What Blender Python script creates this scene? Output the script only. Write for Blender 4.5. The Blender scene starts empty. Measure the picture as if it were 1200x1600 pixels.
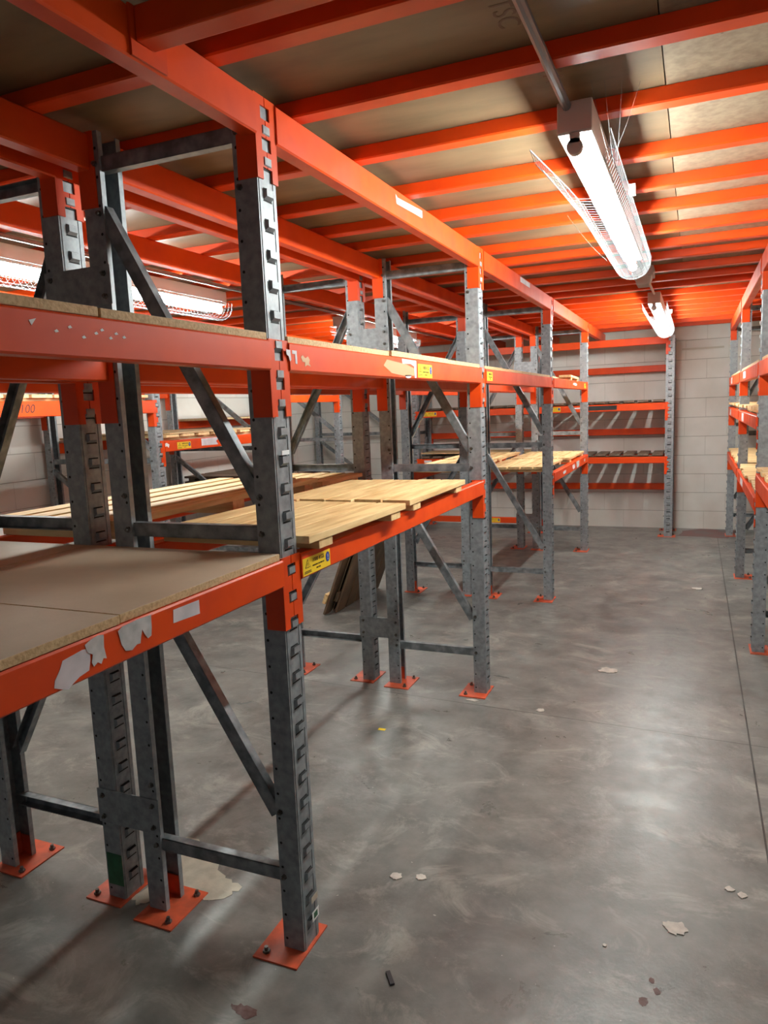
import bpy, math, random
from mathutils import Vector, Matrix
random.seed(7)
scn = bpy.context.scene
COL = scn.collection
R = math.radians

# ------------------------------------------------------------------ camera
cam_d = bpy.data.cameras.new('camera'); cam = bpy.data.objects.new('camera', cam_d); COL.objects.link(cam)
yaw, pit, rol = -.4081, -.141, -.0407
fwd = Vector((math.sin(yaw)*math.cos(pit), math.cos(yaw)*math.cos(pit), math.sin(pit)))
rt = Vector((math.cos(yaw), -math.sin(yaw), 0)); up = rt.cross(fwd)
r2 = rt*math.cos(rol) + up*math.sin(rol); u2 = -rt*math.sin(rol) + up*math.cos(rol)
M3 = Matrix((r2, u2, -fwd)).transposed()
cam.matrix_world = Matrix.Translation((1.009, -1.626, 1.549)) @ M3.to_4x4()
cam_d.sensor_fit = 'VERTICAL'; cam_d.sensor_height = 36; cam_d.sensor_width = 27
cam_d.lens = 1129.48*36/1600; cam_d.clip_start = .02; cam_d.clip_end = 60
scn.camera = cam
# ------------------------------------------------------------------ world, exposure
w = bpy.data.worlds.new('world'); scn.world = w; w.use_nodes = True
w.node_tree.nodes['Background'].inputs[0].default_value = (.93, .95, 1, 1)
w.node_tree.nodes['Background'].inputs[1].default_value = .16
scn.view_settings.view_transform = 'Standard'; scn.view_settings.look = 'None'
scn.view_settings.gamma = 1; scn.view_settings.use_curve_mapping = False
scn.view_settings.exposure = 0.0
TUBE = 222.0                                             # strength of the fluorescent tubes

# ------------------------------------------------------------------ materials
def mat(name, col, rough=.5, metal=0., col2=None, nscale=5., ndet=4., lo=.35, hi=.65, bump=0., bscale=40., kind='noise', stretch=None, rough2=None, spec=.5, emit=None, estr=0.):
    m = bpy.data.materials.new(name); m.use_nodes = True; nt = m.node_tree; N = nt.nodes; L = nt.links
    b = N['Principled BSDF']
    b.inputs['Base Color'].default_value = (*col, 1); b.inputs['Roughness'].default_value = rough
    b.inputs['Metallic'].default_value = metal; b.inputs['Specular IOR Level'].default_value = spec
    if emit: b.inputs['Emission Color'].default_value = (*emit, 1); b.inputs['Emission Strength'].default_value = estr
    if col2 or bump:
        tc = N.new('ShaderNodeTexCoord'); mp = N.new('ShaderNodeMapping'); L.new(tc.outputs['Object'], mp.inputs[0])
        if stretch: mp.inputs['Scale'].default_value = stretch
        oi = N.new('ShaderNodeObjectInfo'); vm = N.new('ShaderNodeVectorMath'); vm.operation = 'SCALE'
        cx = N.new('ShaderNodeCombineXYZ')
        for k in range(3): L.new(oi.outputs['Random'], cx.inputs[k])
        L.new(cx.outputs[0], vm.inputs[0]); vm.inputs['Scale'].default_value = 37.
        L.new(vm.outputs[0], mp.inputs['Location'])
    if col2:
        if kind == 'noise':
            n = N.new('ShaderNodeTexNoise'); n.inputs['Scale'].default_value = nscale; n.inputs['Detail'].default_value = ndet
            fac = n.outputs['Fac']
        else:
            n = N.new('ShaderNodeTexVoronoi'); n.inputs['Scale'].default_value = nscale; fac = n.outputs['Color']
        L.new(mp.outputs[0], n.inputs['Vector'])
        r = N.new('ShaderNodeValToRGB'); r.color_ramp.elements[0].position = lo; r.color_ramp.elements[1].position = hi
        r.color_ramp.elements[0].color = (*col, 1); r.color_ramp.elements[1].color = (*col2, 1)
        L.new(fac, r.inputs[0]); L.new(r.outputs[0], b.inputs['Base Color'])
        if rough2 is not None:
            mr = N.new('ShaderNodeMapRange'); mr.inputs[1].default_value = lo; mr.inputs[2].default_value = hi
            mr.inputs[3].default_value = rough; mr.inputs[4].default_value = rough2
            L.new(fac, mr.inputs[0]); L.new(mr.outputs[0], b.inputs['Roughness'])
    if bump:
        n2 = N.new('ShaderNodeTexNoise'); n2.inputs['Scale'].default_value = bscale; n2.inputs['Detail'].default_value = 3
        L.new(mp.outputs[0], n2.inputs['Vector'])
        bp = N.new('ShaderNodeBump'); bp.inputs['Strength'].default_value = bump; bp.inputs['Distance'].default_value = .004
        L.new(n2.outputs['Fac'], bp.inputs['Height']); L.new(bp.outputs[0], b.inputs['Normal'])
    return m
ORANGE = mat('orange_paint', (.74, .068, .003), .36, 0, (.62, .048, .004), 7, 5, .3, .75, bump=.05, bscale=25, rough2=.48, spec=.36)
GALV = mat('galvanised_steel', (.2, .22, .235), .42, .34, (.34, .37, .39), 45, 5, .3, .7, kind='noise', bump=.05, bscale=60, rough2=.58)
GALV2 = mat('galvanised_brace', (.14, .156, .168), .42, .4, (.33, .355, .37), 22, 5, .38, .7, bump=.05, bscale=60, rough2=.55)
SLOT = mat('slot_dark', (.006, .006, .007), .8)
BOLT = mat('bolt_steel', (.22, .22, .22), .4, .8, (.1, .08, .06), 60, 3)
PLATE = mat('base_plate_paint', (.68, .1, .035), .5, 0, (.36, .07, .03), 14, 6, .42, .72, bump=.1)
CHIP = mat('chipboard_face', (.5, .385, .275), .62, 0, (.6, .47, .345), 6, 8, .3, .7, bump=.06, bscale=120)
CHIPE = mat('chipboard_edge', (.62, .44, .24), .75, 0, (.42, .27, .13), 130, 6, .42, .72, bump=.4, bscale=150)
PINE = mat('pine_slat', (.80, .58, .29), .6, 0, (.56, .33, .13), 4, 8, .4, .7, bump=.12, bscale=30, stretch=(9, 1.1, 9))
PINEX = mat('pine_slat_cross', (.78, .55, .28), .6, 0, (.6, .38, .17), 5, 7, .38, .72, bump=.12, bscale=30, stretch=(1.1, 9, 9))
BROWN = mat('weathered_slat', (.12, .075, .05), .7, 0, (.2, .135, .09), 6, 6, .35, .7, bump=.15, stretch=(6, 1, 6))
BOARD = mat('dark_board', (.13, .078, .04), .65, 0, (.07, .042, .025), 6, 5, .35, .7, bump=.1)
PLY = mat('ceiling_plywood', (.22, .15, .08), .6, 0, (.14, .09, .045), 3.2, 6, .35, .72, bump=.04, stretch=(1, 3.2, 1))
OSB = mat('ceiling_chipboard', (.29, .215, .14), .65, 0, (.2, .14, .09), 38, 6, .35, .68, bump=.1, bscale=70)
TUBEM = mat('lit_tube', (1, 1, 1), .4, emit=(.93, 1, .96), estr=TUBE)
HOUSE = mat('lamp_housing_enamel', (.55, .52, .48), .45)
REFL = mat('lamp_reflector_white', (.85, .85, .85), .4)
WIRE = mat('bare_wire', (.07, .072, .075), .6)
CREAM = mat('conduit_box_grey', (.36, .33, .3), .5)
COND = mat('conduit_steel', (.16, .15, .15), .45, .5)
PAPER = mat('white_paper', (.72, .66, .7), .75, 0, (.55, .52, .55), 18, 5)
TORN = mat('torn_paper', (.42, .42, .42), .8, 0, (.62, .6, .6), 30, 6)
YEL = mat('label_yellow', (.83, .56, .02), .5)
BLK = mat('label_black', (.012, .012, .012), .6)
BLUE = mat('label_blue', (.02, .05, .28), .5)
WHT = mat('label_white', (.8, .8, .8), .6)
GREEN = mat('green_tape', (.01, .09, .035), .5, 0, (.02, .14, .06), 30, 4)
FLAKE = mat('floor_cream_paint', (.5, .46, .37), .7, 0, (.4, .36, .29), 22, 6, bump=.2)
RUST = mat('red_residue', (.3, .05, .04), .7, 0, (.16, .05, .04), 22, 6)
STAIN = mat('dark_stain', (.09, .035, .03), .6, 0, (.16, .1, .09), 50, 5)
INK = mat('marker_ink', (.03, .012, .01), .6)
WEB = mat('cobweb', (.12, .12, .12), .9)

def floor_mat():
    m = bpy.data.materials.new('polished_concrete'); m.use_nodes = True; nt = m.node_tree; N = nt.nodes; L = nt.links
    b = N['Principled BSDF']; tc = N.new('ShaderNodeTexCoord')
    def noise(s, d, rough=.55, off=(0, 0, 0), sc=(1, 1, 1), dist=0):
        mp = N.new('ShaderNodeMapping'); mp.inputs['Location'].default_value = off; mp.inputs['Scale'].default_value = sc
        L.new(tc.outputs['Object'], mp.inputs[0]); n = N.new('ShaderNodeTexNoise')
        n.inputs['Scale'].default_value = s; n.inputs['Detail'].default_value = d; n.inputs['Roughness'].default_value = rough
        n.inputs['Distortion'].default_value = dist
        L.new(mp.outputs[0], n.inputs['Vector']); return n.outputs['Fac']
    def ramp(f, p0, c0, p1, c1):
        r = N.new('ShaderNodeValToRGB'); e = r.color_ramp.elements
        e[0].position = p0; e[1].position = p1; e[0].color = (*c0, 1); e[1].color = (*c1, 1); L.new(f, r.inputs[0]); return r.outputs[0]
    def mix(f, a, c, t='MIX'):
        x = N.new('ShaderNodeMix'); x.data_type = 'RGBA'; x.blend_type = t
        if isinstance(f, float): x.inputs[0].default_value = f
        else: L.new(f, x.inputs[0])
        for s, v in ((6, a), (7, c)):
            if isinstance(v, tuple): x.inputs[s].default_value = (*v, 1)
            else: L.new(v, x.inputs[s])
        return x.outputs[2]
    big = ramp(noise(1.1, 6, .6, dist=.6), .35, (.12, .12, .112), .68, (.225, .22, .2))
    c = mix(.6, big, ramp(noise(6, 9, .65, (3, 1, 0)), .3, (.075, .075, .072), .75, (.29, .28, .26)))
    scr = ramp(noise(3.2, 12, .75, (9, 4, 0), (1, 1.4, 1), .8), .52, (0, 0, 0), .64, (1, 1, 1))
    c = mix(scr, c, mix(.7, c, (.34, .325, .29)))
    dk = ramp(noise(2.3, 8, .7, (21, 14, 0), (1, 1, 1), .8), .54, (0, 0, 0), .68, (1, 1, 1))
    c = mix(dk, c, mix(.5, c, (.075, .06, .052)))
    spk = ramp(noise(55, 2, .5, (1, 7, 0)), .755, (0, 0, 0), .77, (1, 1, 1))
    c = mix(spk, c, (.45, .43, .4))
    # saw-cut joints
    sp = N.new('ShaderNodeSeparateXYZ'); L.new(tc.outputs['Object'], sp.inputs[0])
    def line(src, at, wid, kx=0.):
        s = N.new('ShaderNodeMath'); s.operation = 'MULTIPLY_ADD'; L.new(sp.outputs[1 - src], s.inputs[0]); s.inputs[1].default_value = kx; s.inputs[2].default_value = at
        a = N.new('ShaderNodeMath'); a.operation = 'SUBTRACT'; L.new(sp.outputs[src], a.inputs[0]); L.new(s.outputs[0], a.inputs[1])
        q = N.new('ShaderNodeMath'); q.operation = 'ABSOLUTE'; L.new(a.outputs[0], q.inputs[0])
        t = N.new('ShaderNodeMath'); t.operation = 'LESS_THAN'; L.new(q.outputs[0], t.inputs[0]); t.inputs[1].default_value = wid; return t.outputs[0]
    mx = N.new('ShaderNodeMath'); mx.operation = 'MAXIMUM'; L.new(line(0, 1.263, .0035), mx.inputs[0]); L.new(line(1, 1.853, .0026, -.045), mx.inputs[1])
    c = mix(mx.outputs[0], c, (.035, .032, .03)); L.new(c, b.inputs['Base Color'])
    rr = N.new('ShaderNodeMapRange'); L.new(noise(4.5, 10, .7, (5, 5, 0), dist=.5), rr.inputs[0])
    rr.inputs[1].default_value = .3; rr.inputs[2].default_value = .7; rr.inputs[3].default_value = .25; rr.inputs[4].default_value = .46
    L.new(rr.outputs[0], b.inputs['Roughness']); b.inputs['Specular IOR Level'].default_value = .6
    bp = N.new('ShaderNodeBump'); bp.inputs['Strength'].default_value = .32; bp.inputs['Distance'].default_value = .006
    L.new(noise(14, 9, .65, (2, 2, 0)), bp.inputs['Height']); L.new(bp.outputs[0], b.inputs['Normal'])
    return m
def block_mat(name, axis):
    m = bpy.data.materials.new(name); m.use_nodes = True; nt = m.node_tree; N = nt.nodes; L = nt.links
    b = N['Principled BSDF']; tc = N.new('ShaderNodeTexCoord'); sp = N.new('ShaderNodeSeparateXYZ'); L.new(tc.outputs['Object'], sp.inputs[0])
    cb = N.new('ShaderNodeCombineXYZ'); L.new(sp.outputs[axis], cb.inputs[0])
    ad = N.new('ShaderNodeMath'); ad.operation = 'ADD'; L.new(sp.outputs[2], ad.inputs[0]); ad.inputs[1].default_value = .01
    L.new(ad.outputs[0], cb.inputs[1])
    br = N.new('ShaderNodeTexBrick'); L.new(cb.outputs[0], br.inputs['Vector']); br.inputs['Scale'].default_value = 1
    br.inputs['Brick Width'].default_value = .45; br.inputs['Row Height'].default_value = .2205; br.inputs['Mortar Size'].default_value = .0028; br.inputs['Mortar Smooth'].default_value = .3
    br.inputs['Color1'].default_value = (.76, .745, .70, 1); br.inputs['Color2'].default_value = (.78, .765, .72, 1); br.inputs['Mortar'].default_value = (.62, .6, .55, 1)
    n = N.new('ShaderNodeTexNoise'); n.inputs['Scale'].default_value = 2.2; n.inputs['Detail'].default_value = 8; L.new(tc.outputs['Object'], n.inputs['Vector'])
    r = N.new('ShaderNodeValToRGB'); r.color_ramp.elements[0].position = .3; r.color_ramp.elements[0].color = (.84, .82, .79, 1); r.color_ramp.elements[1].position = .6; L.new(n.outputs['Fac'], r.inputs[0])
    fm = N.new('ShaderNodeMath'); fm.operation = 'PINGPONG'; L.new(ad.outputs[0], fm.inputs[0]); fm.inputs[1].default_value = .2205/2
    lt = N.new('ShaderNodeMath'); lt.operation = 'LESS_THAN'; L.new(fm.outputs[0], lt.inputs[0]); lt.inputs[1].default_value = .0028
    hx = N.new('ShaderNodeMix'); hx.data_type = 'RGBA'; L.new(lt.outputs[0], hx.inputs[0]); L.new(br.outputs['Color'], hx.inputs[6]); hx.inputs[7].default_value = (.4, .38, .34, 1)
    x = N.new('ShaderNodeMix'); x.data_type = 'RGBA'; x.blend_type = 'MULTIPLY'; x.inputs[0].default_value = 1; L.new(hx.outputs[2], x.inputs[6]); L.new(r.outputs[0], x.inputs[7])
    L.new(x.outputs[2], b.inputs['Base Color']); b.inputs['Roughness'].default_value = .6
    bp = N.new('ShaderNodeBump'); bp.inputs['Strength'].default_value = .6; bp.inputs['Distance'].default_value = .004; bp.invert = True
    L.new(br.outputs['Fac'], bp.inputs['Height'])
    n3 = N.new('ShaderNodeTexNoise'); n3.inputs['Scale'].default_value = 90; L.new(tc.outputs['Object'], n3.inputs['Vector'])
    b2 = N.new('ShaderNodeBump'); b2.inputs['Strength'].default_value = .15; b2.inputs['Distance'].default_value = .003
    L.new(n3.outputs['Fac'], b2.inputs['Height']); L.new(bp.outputs[0], b2.inputs['Normal']); L.new(b2.outputs[0], b.inputs['Normal'])
    return m

# ------------------------------------------------------------------ mesh builder
class MB:
    def __init__(s): s.v = []; s.f = []; s.m = []
    def quad(s, pts, mi=0):
        k = len(s.v); s.v += [tuple(p) for p in pts]; s.f.append(tuple(range(k, k+len(pts)))); s.m.append(mi); return s
    def box(s, x0, x1, y0, y1, z0, z1, mi=0):
        k = len(s.v); s.v += [(x, y, z) for x in (x0, x1) for y in (y0, y1) for z in (z0, z1)]
        for f in ((0, 1, 3, 2), (4, 6, 7, 5), (0, 4, 5, 1), (2, 3, 7, 6), (0, 2, 6, 4), (1, 5, 7, 3)):
            s.f.append(tuple(k+i for i in f)); s.m.append(mi)
        return s
    def prism(s, pts, off, mi=0):                   # pts: loop of 3-D points, off: extrusion vector
        k = len(s.v); n = len(pts); o = Vector(off)
        s.v += [tuple(p) for p in pts] + [tuple(Vector(p)+o) for p in pts]
        s.f.append(tuple(k+i for i in range(n))[::-1]); s.m.append(mi); s.f.append(tuple(k+n+i for i in range(n))); s.m.append(mi)
        for i in range(n):
            j = (i+1) % n; s.f.append((k+i, k+j, k+n+j, k+n+i)); s.m.append(mi)
        return s
    def bar(s, p, q, wa, wb, side, mi=0):           # rectangular bar p->q; wa along 'side' vector, wb across
        p = Vector(p); q = Vector(q); d = (q-p).normalized(); a = Vector(side); a = (a - d*a.dot(d)).normalized(); b = d.cross(a)
        pts = [p+a*wa/2*i+b*wb/2*j for i, j in ((-1, -1), (1, -1), (1, 1), (-1, 1))]
        return s.prism(pts, q-p, mi)
    def tube(s, pts, r, n=8, mi=0, cap=True):
        P = [Vector(p) for p in pts]; k = len(s.v); a = None
        for i, p in enumerate(P):
            d = (P[min(i+1, len(P)-1)] - P[max(i-1, 0)]).normalized()
            if a is None: a = d.orthogonal().normalized()
            a = (a - d*a.dot(d)).normalized(); b = d.cross(a)
            s.v += [tuple(p + (a*math.cos(t)+b*math.sin(t))*r) for t in [2*math.pi*j/n for j in range(n)]]
        for i in range(len(P)-1):
            for j in range(n):
                s.f.append((k+i*n+j, k+i*n+(j+1) % n, k+(i+1)*n+(j+1) % n, k+(i+1)*n+j)); s.m.append(mi)
        if cap:
            s.f.append(tuple(k+j for j in range(n))[::-1]); s.m.append(mi); s.f.append(tuple(k+(len(P)-1)*n+j for j in range(n))); s.m.append(mi)
        return s
    def mesh(s, name, mats):
        me = bpy.data.meshes.new(name); me.from_pydata(s.v, [], s.f); me.update()
        for m in (mats if isinstance(mats, (list, tuple)) else [mats]): me.materials.append(m)
        me.polygons.foreach_set('material_index', s.m); me.validate(); return me
    def build(s, name, mats, parent=None, loc=(0, 0, 0), bevel=0.):
        return link(name, s.mesh(name, mats), parent, loc, bevel=bevel)
def link(name, me, parent=None, loc=(0, 0, 0), rot=(0, 0, 0), bevel=0.):
    o = bpy.data.objects.new(name, me); COL.objects.link(o); o.location = loc; o.rotation_euler = rot
    if parent: o.parent = parent
    if bevel:
        b = o.modifiers.new('bevel', 'BEVEL'); b.width = bevel; b.segments = 2; b.limit_method = 'ANGLE'; b.harden_normals = False
    return o
def tag(o, label=None, cat=None, group=None, kind=None):
    if label: o['label'] = label
    if cat: o['category'] = cat
    if group: o['group'] = group
    if kind: o['kind'] = kind
    return o
def thing(name, label, cat, loc=(0, 0, 0), rz=0., group=None):
    o = bpy.data.objects.new(name, None); COL.objects.link(o); o.location = loc; o.rotation_euler = (0, 0, rz)
    o.empty_display_size = .1
    return tag(o, label, cat, group)
def copy_tree(o, parent=None):
    c = o.copy(); COL.objects.link(c); c.parent = parent
    for ch in list(o.children): copy_tree(ch, c)
    return c
def local(o, p):
    M = Matrix.Translation(o.location) @ Matrix.Rotation(o.rotation_euler[2], 4, 'Z'); return M.inverted() @ Vector(p)
_txt = {}
def text_mesh(body, size, m, depth=.0003, shear=0.):
    c = bpy.data.curves.new('text', 'FONT'); c.body = body; c.size = size; c.extrude = depth; c.align_x = 'CENTER'; c.align_y = 'CENTER'; c.resolution_u = 3; c.shear = shear
    t = bpy.data.objects.new('text', c); COL.objects.link(t); bpy.context.view_layer.update()
    me = bpy.data.meshes.new_from_object(t.evaluated_get(bpy.context.evaluated_depsgraph_get())); bpy.data.objects.remove(t); bpy.data.curves.remove(c)
    me.materials.clear(); me.materials.append(m); return me
FACE = (R(90), 0, R(90))                                # text readable on a face that looks along local +x

# ------------------------------------------------------------------ dimensions
D, GAP, WX, WY = .565, .0995, .067, .087
AY = [0., 2.0, 3.977, 5.996]                            # frames of the centre rack
ZT, ZM, ZL, ZL4 = 2.327, 1.7355, 1.162, 1.005           # beam tops
YW, XL, XR = 7.591, -3.96, 2.75
X2 = -D-GAP; X3 = X2-D                                  # back-to-back rack
BX, BY = 1.353, [3.108, 5.089, 7.141]
CX, CY, CD = -2.75, [1.2, 2.76, 4.30, 5.87, 7.40], 1.15
EY, EX = 6.967, [-2.28, -.765, .71]                     # end-wall rack

# ------------------------------------------------------------------ structure
def struct(name, mb, mats): return tag(mb.build(name, mats), kind='structure')
struct('floor', MB().box(XL, XR, -3.2, YW+.1, -.1, 0), floor_mat())
struct('wall_back', MB().box(XL-.1, XR+.1, YW, YW+.15, 0, 2.368), block_mat('painted_blocks_back', 0))
struct('wall_left', MB().box(XL-.15, XL, -3.2, YW, 0, 2.368), block_mat('painted_blocks_left', 1))
struct('wall_right', MB().box(XR, XR+.15, -3.2, YW, 0, 2.368), block_mat('painted_blocks_right', 1))
mb = MB(); xs = [XL, -1.52, .922, XR]; ys = [-3.2, -1.38, -.16, 1.06, 2.28, 3.50, 4.72, 5.94, 7.16, YW]
for i in range(3):
    for j in range(len(ys)-1):
        mb.box(xs[i]+.0015, xs[i+1]-.0015, ys[j]+.001, ys[j+1]-.001, 2.3685, 2.3865, 1 if i == 2 else 0)
mb.box(XL-.15, XR+.15, -3.2, YW+.15, 2.387, 2.41, 0)
struct('ceiling', mb, [PLY, OSB])
struct('trim_1', MB().box(.86, 1.30, YW-.012, YW, 2.085, 2.105), mat('wall_band', (.6, .56, .48), .6))

# ------------------------------------------------------------------ rack frames
def column_mesh(h):                                     # front face at x=0 looking along +x, y 0..WY
    mb = MB(); t = .003
    mb.box(-t, 0, 0, WY, 0, h)
    mb.box(-WX, -t, 0, t, 0, h); mb.box(-WX, -t, WY-t, WY, 0, h)
    mb.box(-WX, -WX+t, t, .017, 0, h); mb.box(-WX, -WX+t, WY-.017, WY-t, 0, h)
    # raised rib either side of the slot line
    mb.box(0, .0016, .006, .016, 0, h); mb.box(0, .0016, WY-.016, WY-.006, 0, h)
    z = .055; ya, yb = WY/2-.019, WY/2+.019
    while z < h-.03:                                    # pressed slots, open at the top
        k = len(mb.v)
        mb.v += [(0, ya, z), (0, yb, z), (0, yb, z+.026), (0, ya, z+.026), (.0088, ya+.004, z+.008), (.0088, yb-.004, z+.008), (.0088, yb-.004, z+.026), (.0088, ya+.004, z+.026)]
        for f, mi in (((4, 5, 6, 7), 0), ((0, 1, 5, 4), 0), ((0, 4, 7, 3), 0), ((1, 2, 6, 5), 0), ((3, 7, 6, 2), 1)):
            mb.f.append(tuple(k+i for i in f)); mb.m.append(mi)
        mb.quad([(.0004, ya, z+.026), (.0004, yb, z+.026), (.0004, yb, z+.029), (.0004, ya, z+.029)], 1)
        mb.quad([(.0004, ya-.003, z-.004), (.0004, yb+.003, z-.004), (.0004, yb, z), (.0004, ya, z)], 1)
        z += .075
    z = .03
    while z < h-.02:                                    # small punched holes in both flanges
        for y, s in ((-.0003, 1), (WY+.0003, -1)):
            pts = [(-.056+.0042*math.cos(a), y, z+.0042*math.sin(a)) for a in [math.pi/4*i for i in range(8)]]
            mb.quad(pts if s > 0 else pts[::-1], 1)
        z += .075
    return mb.mesh('upright', [GALV, SLOT])
_cols = {}
def col_mesh(h):
    if h not in _cols: _cols[h] = column_mesh(h)
    return _cols[h]
def plate_mesh():
    return MB().box(-.135, .01, -.065, WY+.035, 0, .005).box(-.062, -.004, .006, .01, .005, .075).box(-.062, -.004, WY-.01, WY-.006, .005, .075).box(-.012, -.006, .01, WY-.01, .005, .085).mesh('base_plate', PLATE)
PLATE_ME = plate_mesh()
PLATE_ME2 = MB().box(-.135, .01, -.035, WY+.065, 0, .005).box(-.062, -.004, .006, .01, .005, .075).box(-.062, -.004, WY-.01, WY-.006, .005, .075).box(-.012, -.006, .01, WY-.01, .005, .085).mesh('base_plate', PLATE)
def bolt_mesh(r=.011, hgt=.012):
    mb = MB(); mb.tube([(0, 0, 0), (0, 0, hgt*.6)], r, 6); mb.tube([(0, 0, hgt*.6), (0, 0, hgt*1.5)], r*.55, 8); return mb.mesh('bolt', BOLT)
BOLT_ME = bolt_mesh(); HEAD_ME = bolt_mesh(.0085, .007)
def brace(mb_p, mb_q, parent, y=.022, name='brace', fl=.028, wid=.040):
    # C-section strut from (x,z) to (x,z)
    p = Vector((mb_p[0], y, mb_p[1])); q = Vector((mb_q[0], y, mb_q[1])); d = (q-p).normalized(); n = Vector((0, 1, 0)).cross(d); Y = Vector((0, 1, 0)); t = .0025
    mb = MB()
    o = Y*(fl/2); e = n*(wid/2)
    mb.bar(p-o+Y*t/2, q-o+Y*t/2, t, wid, Y)
    mb.bar(p+e-n*t/2, q+e-n*t/2, t, fl, n); mb.bar(p-e+n*t/2, q-e+n*t/2, t, fl, n)
    return mb.build(name, GALV2, parent)
def make_frame(name, label, loc, rz, group, depth=D, h=ZT-.002, z1=.23, z2=1.23, z3=2.245):
    t = thing(name, label, 'rack upright', loc, rz, group)
    for k, x in enumerate((0, -depth)):
        rr = 0 if k == 0 else R(180)
        u = link('upright', col_mesh(h), t, (x, 0 if k == 0 else WY, .005), (0, 0, rr))
        b = link('base_plate', PLATE_ME if k == 0 else PLATE_ME2, t, (x, 0 if k == 0 else WY, 0), (0, 0, rr))
        link('bolt', BOLT_ME, b, (-.105, -.038 if k == 0 else WY+.038, .005)); link('bolt', BOLT_ME, b, (-.11, WY+.01 if k == 0 else -.01, .005))
    xa, xb = -.052, -depth+.052; xo, xi = -.03, -depth+.03
    for z in (z1, z2, z3):
        if z < h: brace((xa, z), (xb, z), t)
    brace((xa-.018, z1+.185), (xb+.0, z2-.075), t, name='diagonal_brace')
    brace((xa-.01, z2+.09), (xb+.0, min(z3-.12, h-.1)), t, name='diagonal_brace')
    for z in (z1, z1+.2, z2, z2+.1, z2-.08, z3, z3-.13):
        if z < h-.02:
            for x in (xa, xb): link('bolt', HEAD_ME, t, (x, -.0005, z), (R(90), 0, 0))
    return t
protos = {}
def place_frame(key, label, loc, rz, group, **kw):
    if key not in protos:
        protos[key] = make_frame('upright_frame', label, loc, rz, group, **kw); return protos[key]
    c = copy_tree(protos[key]); c.location = loc; c.rotation_euler = (0, 0, rz); c['label'] = label; c['group'] = group; return c
nth = ['nearest', 'second', 'third', 'fourth']
GF = 'galvanised rack upright frames'
frA = []; frB2 = []
for i, y in enumerate(AY):
    frA.append(place_frame('A', f'grey slotted upright frame, {nth[i]} from camera on the right-aisle side of centre rack', (0, y, 0), 0, GF))
for i, y in enumerate(AY):
    frB2.append(place_frame('A', f'grey slotted upright frame, {nth[i]} from camera on the left-aisle side of centre rack', (X3, y+WY, 0), R(180), GF))
for i, y in enumerate(BY):
    place_frame('A', f'grey slotted upright frame of the right-hand rack, {nth[i]} from camera', (BX, y+WY, 0), R(180), GF)
for i, y in enumerate(CY[1:]):
    place_frame('C', f'deep grey upright frame against the left wall, {nth[i]} from camera', (CX, y, 0), 0, GF, depth=CD)
for i, x in enumerate(EX):
    place_frame('E', ['low upright frame standing at the left end of the end-wall rack', 'low upright frame in the middle of the end-wall rack', 'low slotted upright frame with bare front at right end of end-wall rack'][i], (x, EY, 0), R(-90), GF, depth=.55, h=2.215, z3=2.1)
# row spacers between the back-to-back frames
def spacer(y, z0, z1, label):
    t = thing('row_spacer', label, 'spacer plate', (-D-GAP/2, y, (z0+z1)/2), 0, 'row spacer plates of the centre rack')
    MB().box(-.123, .123, -.0035, -.0005, -(z1-z0)/2, (z1-z0)/2).build('plate', GALV, t)
    for sx in (-1, 1):
        for sz in (-1, 1): link('bolt', HEAD_ME, t, (sx*.1, -.0035, sz*((z1-z0)/2-.022)), (R(90), 0, 0))
for i, y in enumerate(AY):
    spacer(y, .268, .383, f'grey low spacer plate joining the two middle posts at the {nth[i]} centre frames')
    spacer(y, 1.872, 1.978, f'grey high spacer plate joining the two middle posts at the {nth[i]} centre frames')

# ------------------------------------------------------------------ beams
_bm = {}
def beam_meshes(L, h, drop):
    k = (round(L, 4), h, drop)
    if k in _bm: return _bm[k]
    b = MB(); y0, y1 = .0045, L-.0045; xi, xo, c = -.036, .011, .004
    prof = [(xi, -h+c), (xi+c, -h), (xo-c, -h), (xo, -h+c), (xo, -c), (xo-c, 0), (xi+c, 0), (xi, -c)]
    b.prism([(x, y0, z) for x, z in prof][::-1], (0, y1-y0, 0))
    me = b.mesh('beam_bar', ORANGE)
    cs = []
    for s in (0, 1):
        m = MB(); ye = 0 if s == 0 else L; q = -1 if s == 0 else 1
        f0, f1 = sorted((ye, ye+q*(WY/2-.0015)))
        # face plate with windows where the slots show
        wa, wb = sorted((ye+q*(WY/2-.0015), ye+q*(WY/2-.021)))
        oa, ob = sorted((ye, ye+q*(WY/2-.021)))
        m.box(.0018, .0062, oa, ob, -drop, .004)
        zz = .004
        for wz in (-.05, -.125, -.197):                  # strips between windows
            m.box(.0018, .0062, wa, wb, wz+.032, zz); zz = wz
        if -drop < zz-.001: m.box(.0018, .0062, wa, wb, -drop, zz)
        g0, g1 = sorted((ye-q*.0005, ye-q*.0045))
        m.box(-.052, .0062, g0, g1, -drop, .004)
        cs.append(m.mesh('end_connector', ORANGE))
    _bm[k] = (me, cs); return _bm[k]
def beam(label, face, plane, a, b, z, h=.0735, group=None, drop=.195, conn=(1, 1)):
    # face '+x','-x','-y': the way the front looks; plane = coordinate of the column face; a<b: clear span between columns
    L = b-a
    if face == '+x': loc, rz = (plane, a, z), 0
    elif face == '-x': loc, rz = (plane, b, z), R(180)
    elif face == '-y': loc, rz = (a, plane, z), R(-90)
    else: loc, rz = (b, plane, z), R(90)
    t = thing('rack_crossbar', label, 'rack beam', loc, rz, group or 'orange rack beams')
    me, cs = beam_meshes(L, h, drop)
    link('beam_bar', me, t)
    for k in (0, 1):
        if conn[k]: link('end_connector', cs[k], t)
    return t
bays = ['nearest', 'second', 'third', 'fourth', 'last']
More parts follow.
